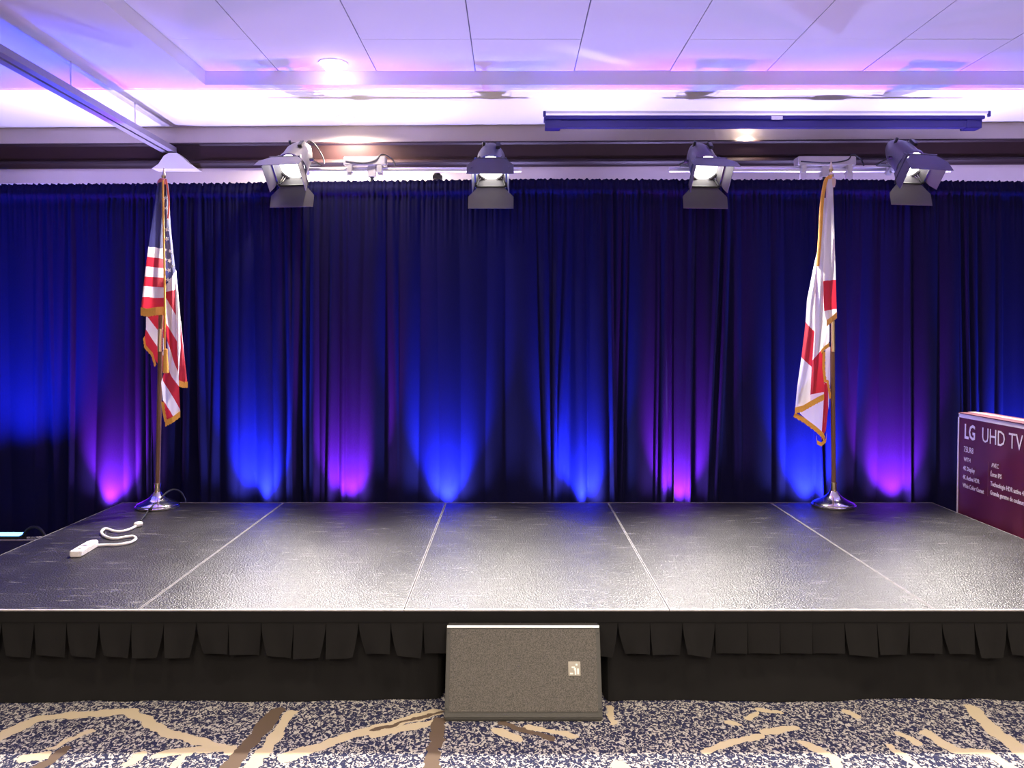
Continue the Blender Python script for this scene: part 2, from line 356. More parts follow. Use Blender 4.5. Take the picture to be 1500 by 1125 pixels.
# partition track hung across the ceiling, ending in a white wall bracket
A = P(252, 226, yw(-3.3)-.02); zt = A.z
B = PZ(-8, 80, zt); d = (B-A); B = A + d*1.6
tr = thing('partition_track', 'grey slotted partition track running below ceiling to white wall bracket', 'ceiling track', (A.x, A.y, zt))
def track_bar(o0, o1, z0, z1):
    s = (B-A).normalized().cross(Vector((0, 0, 1)))
    A2 = A + (B-A).normalized()*0.06
    q = [A2+s*o0, A2+s*o1, B+s*o1, B+s*o0]
    return MB().prism([(p.x-A.x, p.y-A.y, z0) for p in q], (0, 0, z1-z0))
M_track = mat('track_paint', (0.26, 0.24, 0.30), 0.5, noise=0.05)
track_bar(-.068, -.012, 0, .04).build('rail', M_track, tr); track_bar(.012, .068, 0, .04).build('rail', M_track, tr)
track_bar(-.068, .068, .04, .05).build('track_top', M_track, tr); track_bar(-.012, .012, .026, .04).build('slot', M_rubber, tr)
bx = [(222, 247), (232, 240), (240, 228), (247, 224), (259, 224), (268, 231), (276, 239), (287, 247)]
pp = [P(x, y, yw(-3.3)-.16) for x, y in bx]
MB().prism([(p.x-A.x, p.y-A.y, p.z-zt) for p in pp], (0, .155, 0)).build('wall_bracket', M_ceil, tr)
for t in (.18, .42, .66, .9):
    p = A+(B-A)*t
    MB().cyl((p.x-A.x, p.y-A.y, .055), (p.x-A.x, p.y-A.y, ZC-zt+.0), .006, n=8).build('hanger_rod', M_alu, tr)

# ------------------------------------------------------------------ recessed downlights
def downlight(x, y, z, label, power, size=110, k=1.0):
    t = thing('recessed_downlight', label, 'ceiling light', (x, y, z), group='recessed ceiling downlights')
    MB().lathe([(.055*k, .0), (.055*k+.02, -.006), (.055*k+.03, -.004), (.055*k+.031, .0)], 24, cap=False).build('trim_ring', M_ceil, t, smooth=True)
    MB().lathe([(.001, -.045*k), (.025*k, -.041*k), (.045*k, -.028*k), (.056*k, -.001)], 24, cap=False).build('lens', M_down, t, smooth=True)
    spot('downlight_lamp', t, (0, 0, -.02-.045*k), (0, 0, -1), power, C_WARM, size, 0.8, .05)
q = PZ(488, 92, ZR); downlight(q.x, q.y, ZR-.003, 'round glowing downlight in the recessed ceiling panels above the stage', P_DOWN, 150, 1.55)  # dome lens enlarged so its shape imitates the lamp's bloom
q = PZ(512, 179, ZC); downlight(q.x, 7.72, ZC, 'round glowing downlight close to back wall, beside the bare ceiling', P_DOWN*6, 170)
q = PZ(1098, 176, ZC); downlight(q.x, 7.86, ZC, 'round glowing downlight behind the projection screen case', P_DOWN*.8)
for x in (-1.48, .9, 3.2):  # unseen downlights added to fill the hall, flags and ceiling with light
    for y in (3.0, .6, -1.4, -2.8):
        downlight(x, y, ZR-.003, 'round downlight over the audience floor', P_HOUSE_FILL*(1.0 if y > 2 else 1.0 if y > 0 else 2.6), 150)

# ------------------------------------------------------------------ projection screen case
sx0 = P(797, 180, 7.6).x; sx1 = P(1440, 176, 7.6).x
ps = thing('projection_screen', 'long dark roll-up projection screen case fixed to ceiling above lights', 'projection screen', ((sx0+sx1)/2, 7.6, ZC))
h = (sx1-sx0)/2
MB().box((-h, -.10, -.022), (h, .14, 0)).build('mounting_plate', M_screen_white, ps, bevel=.002)
MB().box((-h+.0, -.035, -.05), (h-.0, .13, -.022)).build('upper_housing', M_screen, ps, bevel=.003)
MB().cyl((-h+.15, .05, -.085), (h-.15, .05, -.085), .038, n=20).build('roller', M_screen, ps, smooth=True)
MB().box((-h+.12, .0, -.122), (h-.12, .012, -.055)).build('weight_bar', M_screen, ps, bevel=.003)
for s in (-1, 1):
    x0 = s*(h-.01); x1 = s*(h-.15)
    MB().box((min(x0, x1), -.005, -.128), (max(x0, x1), .115, -.05)).build('end_cap', M_screen, ps, bevel=.004)
    MB().box((s*h-.012, -.105, -.05), (s*h+.012, -.08, .0)).build('end_knob', M_screen, ps, bevel=.003)
MB().box((.06, -.045, -.06), (.16, -.034, -.03)).build('joint_plate', M_screen_white, ps)

# ------------------------------------------------------------------ stage
SX = [-2.945 + 1.2235*k for k in range(6)]; SY0, SY1 = 3.77, 6.205; SZ = .423
stage = thing('stage_platform', 'low black portable stage with five deck panels and worn metal edges', 'stage', ((SX[0]+SX[-1])/2, (SY0+SY1)/2, 0))
ox, oy, _ = stage.location
for k in range(5):
    x0, x1 = SX[k]-ox+.002, SX[k+1]-ox-.002; y0, y1 = SY0-oy, SY1-oy
    fr = MB().box((x0, y0, SZ-.05), (x1, y0+.011, SZ))
    fs2 = MB().box((x0, y1-.011, SZ-.05), (x1, y1, SZ)).box((x0, y0+.011, SZ-.05), (x0+.005, y1-.011, SZ)).box((x1-.005, y0+.011, SZ-.05), (x1, y1-.011, SZ))
    dp = fs2.build('deck_panel', M_seam, stage)
    fr.build('front_edge', M_worn_alu, dp)
    MB().box((x0+.005, y0+.011, SZ-.05), (x1-.005, y1-.011, SZ-.0012)).build('deck_surface', M_deck, dp)
for xk in SX:
    for yk in (SY0+.35, (SY0+SY1)/2, SY1-.08):
        xx = min(max(xk, SX[0]+.06), SX[-1]-.06)
        MB().cyl((xx-ox, yk-oy, 0), (xx-ox, yk-oy, SZ-.05), .024, n=12).cyl((xx-ox, yk-oy, 0), (xx-ox, yk-oy, .012), .04, n=12).build('leg', M_black_metal, stage)

# stage skirt: plain cloth below, short valance flaps on top
SPK_X0, SPK_X1 = -.30, .405
skirt = thing('stage_skirt', 'black cloth stage skirt with hanging valance flaps below deck edge', 'stage skirt', (ox, SY0, 0))
nx, nz = 520, 22; vs_, fs_ = [], []
def hemf(x):
    return .012*math.sin(2.1*x+.5)+.010*math.sin(5.3*x+1)+.018*math.exp(-((x+1.35)/.5)**2)
for j in range(nz+1):
    t = j/nz; z = (SZ-.052)*(1-t)+.003*t
    for i in range(nx+1):
        x = SX[0]+(SX[-1]-SX[0])*i/nx
        push = 1/(1+math.exp(-(x-(SPK_X0-.015))/.006)) * 1/(1+math.exp((x-(SPK_X1+.015))/.006))
        fold = (.006*math.sin(x*9+math.sin(x*3)*2)+.004*math.sin(x*23+t*2))*t
        y = .03 - .035*t*t - hemf(x)*t*t + fold + push*(.30*min(1, t*3))
        vs_.append((x-ox, y, z)); 
for j in range(nz):
    for i in range(nx):
        a = j*(nx+1)+i; fs_.append((a, a+1, a+nx+2, a+nx+1))
MB().add(vs_, fs_).build('skirt_cloth', M_skirt, skirt, smooth=True)
for sx_, nm in ((SX[0]+.012, -1), (SX[-1]-.012, 1)):
    vs_, fs_ = [], []
    for j in range(9):
        for i in range(61):
            y = .05+(SY1-SY0-.05)*i/60; vs_.append((sx_-ox+nm*.004*math.sin(y*14)*j/8, y, (SZ-.052)*(1-j/8)+.003))
    for j in range(8):
        for i in range(60): a = j*61+i; fs_.append((a, a+1, a+62, a+61))
    MB().add(vs_, fs_).build('side_cloth', M_skirt, skirt, smooth=True)
flap_meshes = []
for k in range(9):
    wd = .148; n1, n2 = 8, 8; vs_, fs_ = [], []
    tl, trr = random.uniform(.0, .035), random.uniform(.0, .03); bl = random.uniform(.002, .03); br = random.uniform(.002, .03); ht = random.uniform(.188, .204)
    for j in range(n2+1):
        t = j/n2; e = max(0, t-.25)/.75
        for i in range(n1+1):
            a = i/n1; x = -wd/2+wd*a; x += (tl*(1-a)*e**1.5) - (trr*a*e**1.5)
            y = -.004 - e*(bl*(1-a)+br*a) + .006*e*math.cos(a*math.pi*2+k)
            vs_.append((x, y, -ht*t + .008*e*e*math.sin(a*3+k)))
    for j in range(n2):
        for i in range(n1): a = j*(n1+1)+i; fs_.append((a, a+1, a+n1+2, a+n1+1))
    flap_meshes.append(MB().add(vs_, fs_).mesh('valance_flap', M_skirt, True))
nf = 41
for i in range(nf):
    x = SX[0]+(SX[-1]-SX[0])*(i+.5)/nf
    put('valance_flap', flap_meshes[random.randrange(9)], skirt, (x-ox, .002 if not (SPK_X0-.1 < x < SPK_X1+.1) else .002, SZ-.012))
MB().box((SX[0]-ox, -.0045, SZ-.056), (SX[-1]-ox, .001, SZ-.006)).build('top_band', M_skirt, skirt)

# ------------------------------------------------------------------ floor monitor speaker
yb = PZ(765, 1057, 0).y
mon = thing('floor_monitor', 'charcoal wedge floor monitor speaker with metal grille leaning against stage skirt', 'speaker', (0, yb, 0))
xb0, xb1 = PZ(651, 1057, 0).x, PZ(883, 1057, 0).x
zt_ = P(765, 917, yb+.15).z
prof = [(0, .0), (0, .018), (.145, zt_), (.27, zt_-.01), (.36, .18), (.34, 0)]
body = MB().prism([(xb0, y, z) for y, z in prof], (xb1-xb0, 0, 0)); body.build('cabinet', M_speaker, mon, bevel=.005)
# grille on the tilted front
f0 = Vector((0, .0, .018)); f1 = Vector((0, .145, zt_)); up = (f1-f0).normalized(); Lf = (f1-f0).length; nrm = Vector((0, -up.z, up.y))
def face(u0, u1, v0, v1, t0, t1, name, m, bevel=0, parent=mon):
    mb = MB(); q = []
    for t in (t0, t1):
        for (u_, v_) in ((u0, v0), (u1, v0), (u1, v1), (u0, v1)): q.append(Vector((u_, 0, 0))+f0+up*v_+nrm*t)
    mb.add(q, [(3,2,1,0),(4,5,6,7),(0,1,5,4),(1,2,6,5),(2,3,7,6),(3,0,4,7)])
    return mb.build(name, m, parent, bevel=bevel)
gr = face(xb0+.018, xb1-.018, .022, Lf-.012, -.002, .004, 'grille', M_grille, .002)
face(xb0+.002, xb1-.002, .0, .016, .0, .007, 'bottom_lip', M_speaker, .002)
face(xb0+.002, xb1-.002, Lf-.006, Lf+.004, -.004, .005, 'top_lip', M_alu, .001)  # bright metal paints in a highlight along the top edge
bc = ((843-651)/232)*(xb1-xb0)+xb0; bv = Lf*(1057-983)/140
bd = face(bc-.027, bc+.027, bv-.03, bv+.03, .004, .007, 'badge', M_badge, .001)
for (u0, u1, v0, v1) in ((.006, .014, .012, .02), (-.012, .002, .002, .008), (-.002, .008, -.008, .003), (-.02, -.006, -.024, -.018), (.001, .008, -.026, -.008), (.012, .02, -.024, .0)):
    face(bc+u0, bc+u1, bv+v0, bv+v1, .0072, .0085, 'badge_mark', M_badge_mark, 0, bd)
for u_ in (xb0+.009, xb1-.009):
    for v_ in (.035, Lf-.03): face(u_-.004, u_+.004, v_-.004, v_+.004, 0, .003, 'screw', M_black_metal)
for u_ in (xb0+.05, xb1-.05): MB().box((u_-.02, .03, 0), (u_+.02, .3, .004)).build('rubber_foot', M_rubber, mon)

# ------------------------------------------------------------------ drapes
YC = 6.86
def curtain_top(px):
    return np.interp(px, [-200, 0, 350, 420, 620, 800, 1000, 1250, 1400, 1700], [271, 270, 268, 266, 264, 262, 263, 263, 265, 267])
def drape(px0, px1, label, seed, gap=0.0):
    rg = np.random.default_rng(seed)
    x0, x1 = P(px0, 500, YC).x, P(px1, 500, YC).x
    nX = int((x1-x0)/.0075); nZ = 54
    xg = np.linspace(x0, x1, nX+1)
    ztop = np.array([P(750, curtain_top(750+(x/YC)*F), YC).z for x in xg])
    # folds
    cs = []; x = x0-.05
    while x < x1+.05:
        wd = rg.choice([rg.uniform(.05, .10), rg.uniform(.12, .28)], p=[.45, .55]); cs.append((x+wd/2, wd, rg.uniform(.35, 1.0), rg.normal(0, .03), rg.uniform(0, 1))); x += wd*rg.uniform(.75, 1.05)
    zz = np.concatenate([np.linspace(0, .80, 34), np.linspace(.82, .955, 10), np.linspace(.962, 1.0, nZ-43)])
    verts = []; 
    fine = np.cumsum(rg.normal(0, 1, nX+1)); 
    ph = rg.uniform(0, 6.28, 4)
    for t in zz:
        h01 = 1-t                        # 0 top, 1 bottom
        d = np.zeros(nX+1)
        amp = .022+.105*h01**.7
        for (c0, wd, am, dr, p) in cs:
            cc = c0 + dr*h01*2*math.sin(1.2*h01+p) ; ww = wd*(1+.35*h01)
            u_ = np.clip(np.abs(xg-cc)/(ww*.62), 0, 1)
            d = np.maximum(d, am*(np.cos(u_*math.pi)*.5+.5)**.7)
        big = .35*np.sin(xg*4.1+ph[0])+.25*np.sin(xg*7.7+ph[1]+h01)
        d = d*amp + big*.04*h01
        top = max(0, (t-.93)/.07)
        gath = np.sin(xg*2*math.pi/.034+np.sin(xg*31+ph[2])*1.3)*.5+np.sin(xg*2*math.pi/.051+ph[3])*.5
        d = d*(1-top*.75) + gath*.009*min(1, max(0, (t-.80)/.15))
        if .955 < t < .99: d = d + .016*math.sin((t-.955)/.035*math.pi)
        # selvedges turn back at the foot
        edge = np.minimum(xg-x0, x1-xg); 
        z = t*(ztop-.012)+.012
        if t > .985: z = z + .005*gath*(t-.985)/.015 + .003*np.sin(xg*95+ph[0]+2*np.sin(xg*13))
        pinch = (1-2*(xg-x0)/(x1-x0))*gap*h01**2
        verts.append(np.stack([xg+pinch, YC-d, z], 1))
    V = np.concatenate(verts); n1 = nX+1; nr = len(zz)
    idx = (np.arange(nr-1)[:, None]*n1+np.arange(nX)[None, :]).ravel()
    Fa = np.stack([idx, idx+1, idx+n1+1, idx+n1], 1)
    xm = (x0+x1)/2
    V[:, 0] -= xm; V[:, 1] -= YC
    me = bpy.data.meshes.new('stage_curtain'); me.from_pydata(V.tolist(), [], Fa.tolist()); me.materials.append(M_curtain)
    me.polygons.foreach_set('use_smooth', [True]*len(me.polygons)); me.update()
    o = put('stage_curtain', me, None, (xm, YC, 0)); tag(o, label, 'curtain', 'navy drape panels behind the stage')
    return o
drape(-190, -4, 'pleated navy drape panel at outer end, beyond the blue LED light bar', 3)
drape(-13, 224, 'pleated navy drape panel behind the low platform with blue LED bar', 21)
drape(218, 470, 'pleated navy drape panel behind the red and white striped flag', 5, .0)
drape(462, 645, 'pleated navy drape panel lit violet beside the pipe end cap', 8, .0)
drape(637, 816, 'pleated navy drape panel lit blue under the straight-facing stage light', 13)
drape(810, 990, 'pleated navy drape panel in tight folds beside the narrow opening', 17, .016)
drape(985, 1239, 'pleated navy drape panel behind the white and red flag', 29, .012)
drape(1234, 1402, 'pleated navy drape panel lit magenta beside the television box', 33)
drape(1398, 1720, 'pleated navy drape panel behind the television box', 37)
pipe = thing('drape_pipe_frame', 'steel pipe and upright frame carrying the navy drapes', 'pipe frame', (0, YC+.02, 0))
xa, xb_ = P(-190, 500, YC).x, P(1720, 500, YC).x
MB().cyl((xa, 0, 2.925), (xb_, 0, 2.925), .014, n=10).build('crossbar', M_alu, pipe, smooth=True)
for px in (-150, 640, 1690):
    p = P(px, 258, YC+.06)
    MB().cyl((p.x, .06, .01), (p.x, .06, p.z), .022, n=12).box((p.x-.2, -.0, 0), (p.x+.2, .30, .01)).build('upright', M_alu, pipe, smooth=True)
    MB().lathe([(.022, 0), (.028, .004), (.03, .03), (.02, .04), (.004, .043)], 12, Matrix.Translation((p.x, .06, p.z-.01))).box((p.x-.03, -.02, p.z-.03), (p.x+.045, .05, p.z-.002)).build('end_cap', M_rubber, pipe)

# ------------------------------------------------------------------ LED uplights along the foot of the drapes
def uplight(px, col, lens, power, label, y=6.55, tilt=22, size=60, r=.03, spill=.12, X=None, grp='LED uplights behind the stage'):
    x = P(px, 700, YC).x if X is None else X
    t = thing('led_uplight', label, 'uplight', (x, y, 0), group=grp)
    Mx = Matrix.Translation((0, 0, .02)) @ Matrix.Rotation(R(-tilt), 4, 'X')
    MB().lathe([(.05, .015), (.075, .02), (.082, .05), (.082, .16), (.088, .165), (.088, .18), (.078, .18), (.076, .172)], 20, Mx, cap=False).lathe([(.001, .016), (.05, .015)], 20, Mx, cap=False).build('housing', M_black_metal, t, smooth=True)
    MB().lathe([(.001, .171), (.077, .171)], 20, Mx, cap=False).build('lens', lens, t)
    yk = MB().box((-.1, -.015, 0), (.1, .015, .006))
    for s in (-1, 1): yk.box((s*.097-.003, -.015, 0), (s*.097+.003, .015, .12))
    yk.build('yoke', M_black_metal, t)
    spot('uplight_lamp', t, Mx @ Vector((0, 0, .19)), Mx.to_3x3() @ Vector((0, 0, 1)), power, col, size, .7, r)
    if spill: spot('uplight_spill', t, Mx @ Vector((0, 0, .185)), Vector((0, -.12, 1)), power*spill, tuple(c*.6+.4*(.75 if k < 2 else 1) for k, c in enumerate(col)), 140, 1.0, r)  # second wide lamp added to brighten the recessed ceiling
LB = 'black LED uplight can glowing blue at the foot of the drapes'; LP_ = 'black LED uplight can glowing pink at the foot of the drapes'
for px in (385, 655, 850, 1180, 1478): uplight(px, C_BLUE, M_led_blue, P_UP_BLUE, LB)
for px in (175, 512, 990, 1300): uplight(px, C_PINK, M_led_pink, P_UP_PINK, LP_)

# blue LED bar on the floor beside the stage, on view past the low platform
p0 = P(-70, 783, 6.32); p1 = P(34, 782, 6.32)
led = thing('led_light_bar', 'black LED light bar glowing blue on floor behind low platform', 'light bar', ((p0.x+p1.x)/2, 6.32, 0))
hl = (p1.x-p0.x)/2; zb = p1.z
MB().box((-hl, -.05, zb-.085), (hl, .05, zb-.008)).build('housing', M_black_metal, led, bevel=.006)
MB().box((-hl+.01, -.04, zb-.009), (hl-.01, .04, zb+.004)).build('lens_strip', M_led_blue, led, bevel=.004)
for s in (-1, 1): MB().box((s*hl*.7-.012, -.06, 0), (s*hl*.7+.012, .06, zb-.085)).box((s*hl*.7-.05, -.08, 0), (s*hl*.7+.05, .08, .006)).build('foot', M_black_metal, led)
for s in (-.55, .1, .7): spot('bar_lamp', led, (s*hl, 0, zb+.02), (0, .16, 1), P_UP_BLUE*.45, C_BLUE, 66, .7, .04)
cb = [P(33, 786, 6.32), P(40, 776, 6.31), P(50, 772, 6.30), P(60, 776, 6.28), P(67, 788, 6.26), P(69, 800, 6.25)]
e = PZ(69, 812, .012); cb.append(Vector((cb[-1].x, 6.24, .03))); cb.append(Vector((cb[-1].x+.05, 6.24, .012)))
MB().tube([(q.x-led.location.x, q.y-led.location.y, q.z) for q in smooth_path(cb)], .011).build('cable', M_rubber, led, smooth=True)

# low platform on the far side of the deck
zp = .2; yp = PZ(30, 791, zp).y
plat = thing('stage_step', 'low dark step platform with bare metal edge beside the stage', 'step', (-3.5, yp-.45, 0))
MB().box((-.52, -.45, zp-.04), (.525, .44, zp)).build('tread', M_deck, plat, bevel=.003)
MB().box((-.52, .44, zp-.04), (.525, .452, zp+.003)).build('edge_strip', M_worn_alu, plat)
for sx_ in (-.48, .48):
    for sy_ in (-.4, .4): MB().box((sx_-.02, sy_-.02, 0), (sx_+.02, sy_+.02, zp-.04)).build('leg', M_black_metal, plat)

# ------------------------------------------------------------------ stage lights on tee bars
TILT = 40; YL = 6.77
def lighting_stand(pxa, pxb, pxc, pack, label):
    ybar = 7.07; zbar = P(750, 249, ybar).z
    xa, xb2, xc = P(pxa, 249, ybar).x, P(pxb, 249, ybar).x, P(pxc, 249, ybar).x
    t = thing('lighting_stand', label, 'light stand', (xc, ybar, 0), group=None)
    MB().cyl((xa-xc, 0, zbar), (xb2-xc, 0, zbar), .022, n=14).build('crossbar', M_alu, t, smooth=True)
    MB().cyl((0, 0, .35), (0, 0, zbar-.02), .018, n=12).cyl((0, 0, .3), (0, 0, 1.6), .024, n=12).build('column', M_black_metal, t, smooth=True)
    MB().box((-.035, -.03, zbar-.06), (.035, .03, zbar+.028)).build('tee_joint', M_silver, t, bevel=.004)
    for k in range(3):
        an = R(90+120*k)
        MB().cyl((.02*math.cos(an), .02*math.sin(an), .55), (.25*math.cos(an), .25*math.sin(an), .012), .011, n=8).cyl((.25*math.cos(an), .25*math.sin(an), 0), (.25*math.cos(an), .25*math.sin(an), .03), .016, n=8).build('leg', M_black_metal, t)
    a, b = P(pack[0], 240, ybar).x-xc, P(pack[1], 240, ybar).x-xc
    dp = MB().box((a, -.06, zbar+.03), (b, .06, zbar+.105)).build('dimmer_pack', M_silver, t, bevel=.006)
    for s in (a+.05, b-.05):
        MB().box((s-.02, -.065, zbar-.035), (s+.02, .03, zbar+.03)).build('clamp', M_alu, dp, bevel=.003)
        MB().box((s-.028, -.05, zbar-.12), (s+.028, -.02, zbar-.035)).cyl((s, -.055, zbar-.09), (s, -.05, zbar-.09), .014, n=10).build('outlet', M_white_plastic, dp, bevel=.002)
    MB().tube(smooth_path([(a+.02, -.062, zbar+.06), ((a+b)/2, -.07, zbar+.045), (b-.08, -.065, zbar+.07), (b-.03, -.05, zbar+.12), (b+.05, -.02, zbar+.09), (b+.08, -.025, zbar+.03)]), .006).build('cable', M_rubber, dp, smooth=True)
    return ybar, zbar
YBAR, ZBAR = lighting_stand(400, 764, 545, (505, 566), 'tee-bar light stand behind drapes with small dimmer pack, near striped flag')
lighting_stand(980, 1392, 1208, (1166, 1250), 'tee-bar light stand behind drapes with wide dimmer pack, above white and red flag')

def door_poly(w0, w1, ln, cham):
    return [(-w0/2, 0), (w0/2, 0), (w1/2, ln*.45), (w1/2, ln), (-w1/2, ln), (-w1/2, ln*.45)]
def fresnel(px, py, yaw, top, bot, left, right, label, loop=False):
    c_ = P(px, py, YL)
    t = thing('stage_light', label, 'stage light', c_, (R(TILT), 0, R(yaw)), group=None)
    # local: light leaves along -Y, body behind along +Y
    Mb = Matrix.Rotation(R(-90), 4, 'X')     # lathe z -> +y
    MB().lathe([(.112, -.012), (.124, -.01), (.124, .03), (.116, .035), (.114, .17), (.104, .21), (.088, .255), (.07, .30), (.045, .335), (.012, .345)], 28, Mb, cap=False).build('housing', M_fixture, t, smooth=True)
    MB().lathe([(.001, -.022), (.045, -.018), (.085, -.008), (.106, .004)], 28, Mb, cap=False).build('lens', M_lens, t, smooth=True)
    fr = MB()
    for s in (-1, 1):
        fr.box((s*.128-.008, -.085, -.118), (s*.128+.008, -.075, .118)); fr.box((-.128, -.085, s*.128-.008), (.128, -.075, s*.128+.008))
        for q_ in (-1, 1): fr.cyl((s*.116, -.08, q_*.116), (s*.09, .02, q_*.09), .007, n=8)
    fr.build('door_frame', M_black_metal, t)
    def shroud(ang):
        Ms = Matrix.Rotation(R(ang), 4, 'Y')
        MB().prism([(-.118, -.083, .127), (.118, -.083, .127), (.085, .0, .1), (-.085, .0, .1)], (0, .0, .004), Ms).build('shroud_plate', M_fixture, t)
    for ang in (90, 180, 270): shroud(ang)
    def door(kind, ang):
        w0, w1, ln = (.215, .37, .185) if kind in ('top', 'bottom') else (.205, .23, .12)
        poly = [(x, -y, 0) for x, y in door_poly(w0, w1, ln, 0)]
        base = Matrix.Rotation(R({'top': 0, 'right': 90, 'bottom': 180, 'left': -90}[kind]), 4, 'Y')
        Mx = base @ Matrix.Translation((0, -.082, .13)) @ Matrix.Rotation(R(ang), 4, 'X')
        MB().prism(poly, (0, 0, .003), Mx).build('barn_door', M_fixture, t)
        for s in (-.07, .07): MB().cyl(Mx @ Vector((s-.018, 0, 0)), Mx @ Vector((s+.018, 0, 0)), .006, n=8).build('hinge', M_black_metal, t)
    door('top', top); door('bottom', bot); door('left', left); door('right', right)
    Mi = (Matrix.Translation(c_) @ Euler((R(TILT), 0, R(yaw))).to_matrix().to_4x4()).inverted()
    bar = Mi @ Vector((c_.x + .0, YBAR, ZBAR))
    yk = MB()
    for s in (-1, 1):
        yk.prism([(s*.133-.002, .09, .012), (s*.133-.002, .13, -.012), (s*.133-.002, bar.y+.01, bar.z+.045), (s*.133-.002, bar.y-.025, bar.z+.055)], (.005, 0, 0))
        yk.cyl((s*.118, .108, 0), (s*.15, .108, 0), .013, n=12)
    yk.box((-.136, bar.y-.025, bar.z+.04), (.136, bar.y+.012, bar.z+.048)).build('yoke', M_black_metal, t)
    MB().box((-.025, bar.y-.035, bar.z-.035), (.025, bar.y+.03, bar.z+.042)).cyl((0, bar.y-.035, bar.z), (0, bar.y-.06, bar.z), .008, n=8).build('clamp', M_alu, t, bevel=.004)
    MB().box((.04, .12, .105), (.075, .2, .13)).build('handle', M_black_metal, t, bevel=.003)
    MB().cyl((-.06, .22, .07), (-.06, .22, .12), .012, n=10).build('knob', M_black_metal, t)
    cp = [(.0, .34, 0), (.02, .40, .02), (.06, .42, -.03), (.12, .36, -.1), (.16, bar.y+.02, bar.z+.035)]
    if loop: cp = [(-.01, .33, .02), (.01, .37, .05), (.05, .37, .07), (.08, .34, .06), (.10, .27, -.02), (.13, bar.y+.02, bar.z+.035)]
    MB().tube(smooth_path(cp), .006).build('cable', M_rubber, t, smooth=True)
    spot('stage_lamp', t, (0, -.04, 0), (0, -1, 0), P_FRESNEL, C_FRES, 76, .7, .07)
fresnel(428, 244, -9, -9, -36, -12, -8, 'grey barn-door stage light above the small dimmer pack end, turned towards striped flag')
fresnel(719, 246, 0, 12, -36, -8, -8, 'grey barn-door stage light with top door half closed, facing straight out')
fresnel(1033, 246, 5, -9, -36, -8, -14, 'grey barn-door stage light with looped cable on top')
fresnel(1334, 241, 10, 10, -36, -8, -26, 'grey barn-door stage light at bar end, turned beyond white and red flag')

# unseen uplights added under the stage lights to brighten the ceiling behind the drapes
REAR_FILL_LABEL = {428: 'black uplight can behind drapes, below the light turned towards striped flag', 719: 'black uplight can behind drapes, below the straight-facing stage light', 1035: 'black uplight can behind drapes, below the stage light with looped cable', 1337: 'black uplight can behind drapes, below the light turned beyond white flag'}
for px in (-10, 190, 428, 719, 1035, 1337, 1560):
    uplight(px, C_REAR_FILL, M_rear_fill, P_REAR_FILL, REAR_FILL_LABEL.get(px, 'black LED uplight can glowing white behind the outer drapes'), y=6.99, tilt=0, size=52, spill=0, X=P(px, 250, YL).x+.0, grp='LED uplights behind the drapes')

# ------------------------------------------------------------------ flags
def polyline(pts, y):
    ys_ = [p[1] for p in pts]; return (np.interp(y, ys_, [p[0] for p in pts]), np.interp(y, ys_, [p[2] for p in pts]))
def flag_strip(parent, org, left, right, bounds, name='cloth', u0=0, bulge=.02, nxs=10, nys=70, D=6.0, m=None, rip=.004, seed=0):
    """left/right: [(px, py, depth offset)], bounds: [(y at left, y at right)] colour changes; u0 index of the first colour"""
    vs_, fs_, us = [], [], []
    for j in range(nys+1):
        t = j/nys
        yl = left[0][1]+(left[-1][1]-left[0][1])*t; yr = right[0][1]+(right[-1][1]-right[0][1])*t
        xl, dl = polyline(left, yl); xr, dr = polyline(right, yr)
        for i in range(nxs+1):
            a = i/nxs; x = xl+(xr-xl)*a; y = yl+(yr-yl)*a
            d = dl+(dr-dl)*a - bulge*math.sin(a*math.pi) + rip*math.sin(a*9+t*7+seed)*min(1, t*4)
            p = P(x, y, D+d)-org; vs_.append(p)
            bs = [bl+(br-bl)*a for bl, br in bounds]
            k = sum(1 for b_ in bs if y >= b_)
            lo = bs[k-1] if k > 0 else (bs[0]-100 if bs else y-50); hi = bs[k] if k < len(bs) else lo+100
            us.append(u0 + k + min(.999, max(0.0, (y-lo)/max(1e-3, hi-lo))))
    for j in range(nys):
        for i in range(nxs): a = j*(nxs+1)+i; fs_.append((a, a+1, a+nxs+2, a+nxs+1))
    me = bpy.data.meshes.new(name); me.from_pydata([tuple(v) for v in vs_], [], fs_); me.materials.append(m or M_flag)
    uvl = me.uv_layers.new(name='UVMap')
    for lp in me.loops: uvl.data[lp.index].uv = (us[lp.vertex_index], .5)
    me.polygons.foreach_set('use_smooth', [True]*len(me.polygons)); me.update()
    return put(name, me, parent)
def fringe(parent, org, pts, wpx, D=6.0, along=(0, 1), name='fringe'):
    """band of gold fringe following pts [(px,py,depth)], hanging wpx pixels in direction along"""
    top = []; bot = []; dense = []
    for i in range(len(pts)-1):
        for k in range(6):
            f = k/6; dense.append(tuple(pts[i][q]+(pts[i+1][q]-pts[i][q])*f for q in range(3)))
    dense.append(pts[-1])
    vs_, fs_ = [], []; th = .006
    for k, (x, y, d_) in enumerate(dense):
        jit = .6*math.sin(k*2.7); w_ = wpx+jit
        vs_ += [P(x, y, D+d_-th)-org, P(x+along[0]*w_, y+along[1]*w_, D+d_-th-.004)-org, P(x+along[0]*w_, y+along[1]*w_, D+d_+th)-org, P(x, y, D+d_+th)-org]
    for k in range(len(dense)-1):
        a = 4*k
        for e_ in range(4): fs_.append((a+e_, a+(e_+1) % 4, a+4+(e_+1) % 4, a+4+e_))
    fs_ += [(0, 1, 2, 3), tuple(4*(len(dense)-1)+i for i in (3, 2, 1, 0))]
    return MB().add(vs_, fs_).build(name, M_fringe, parent, smooth=True)
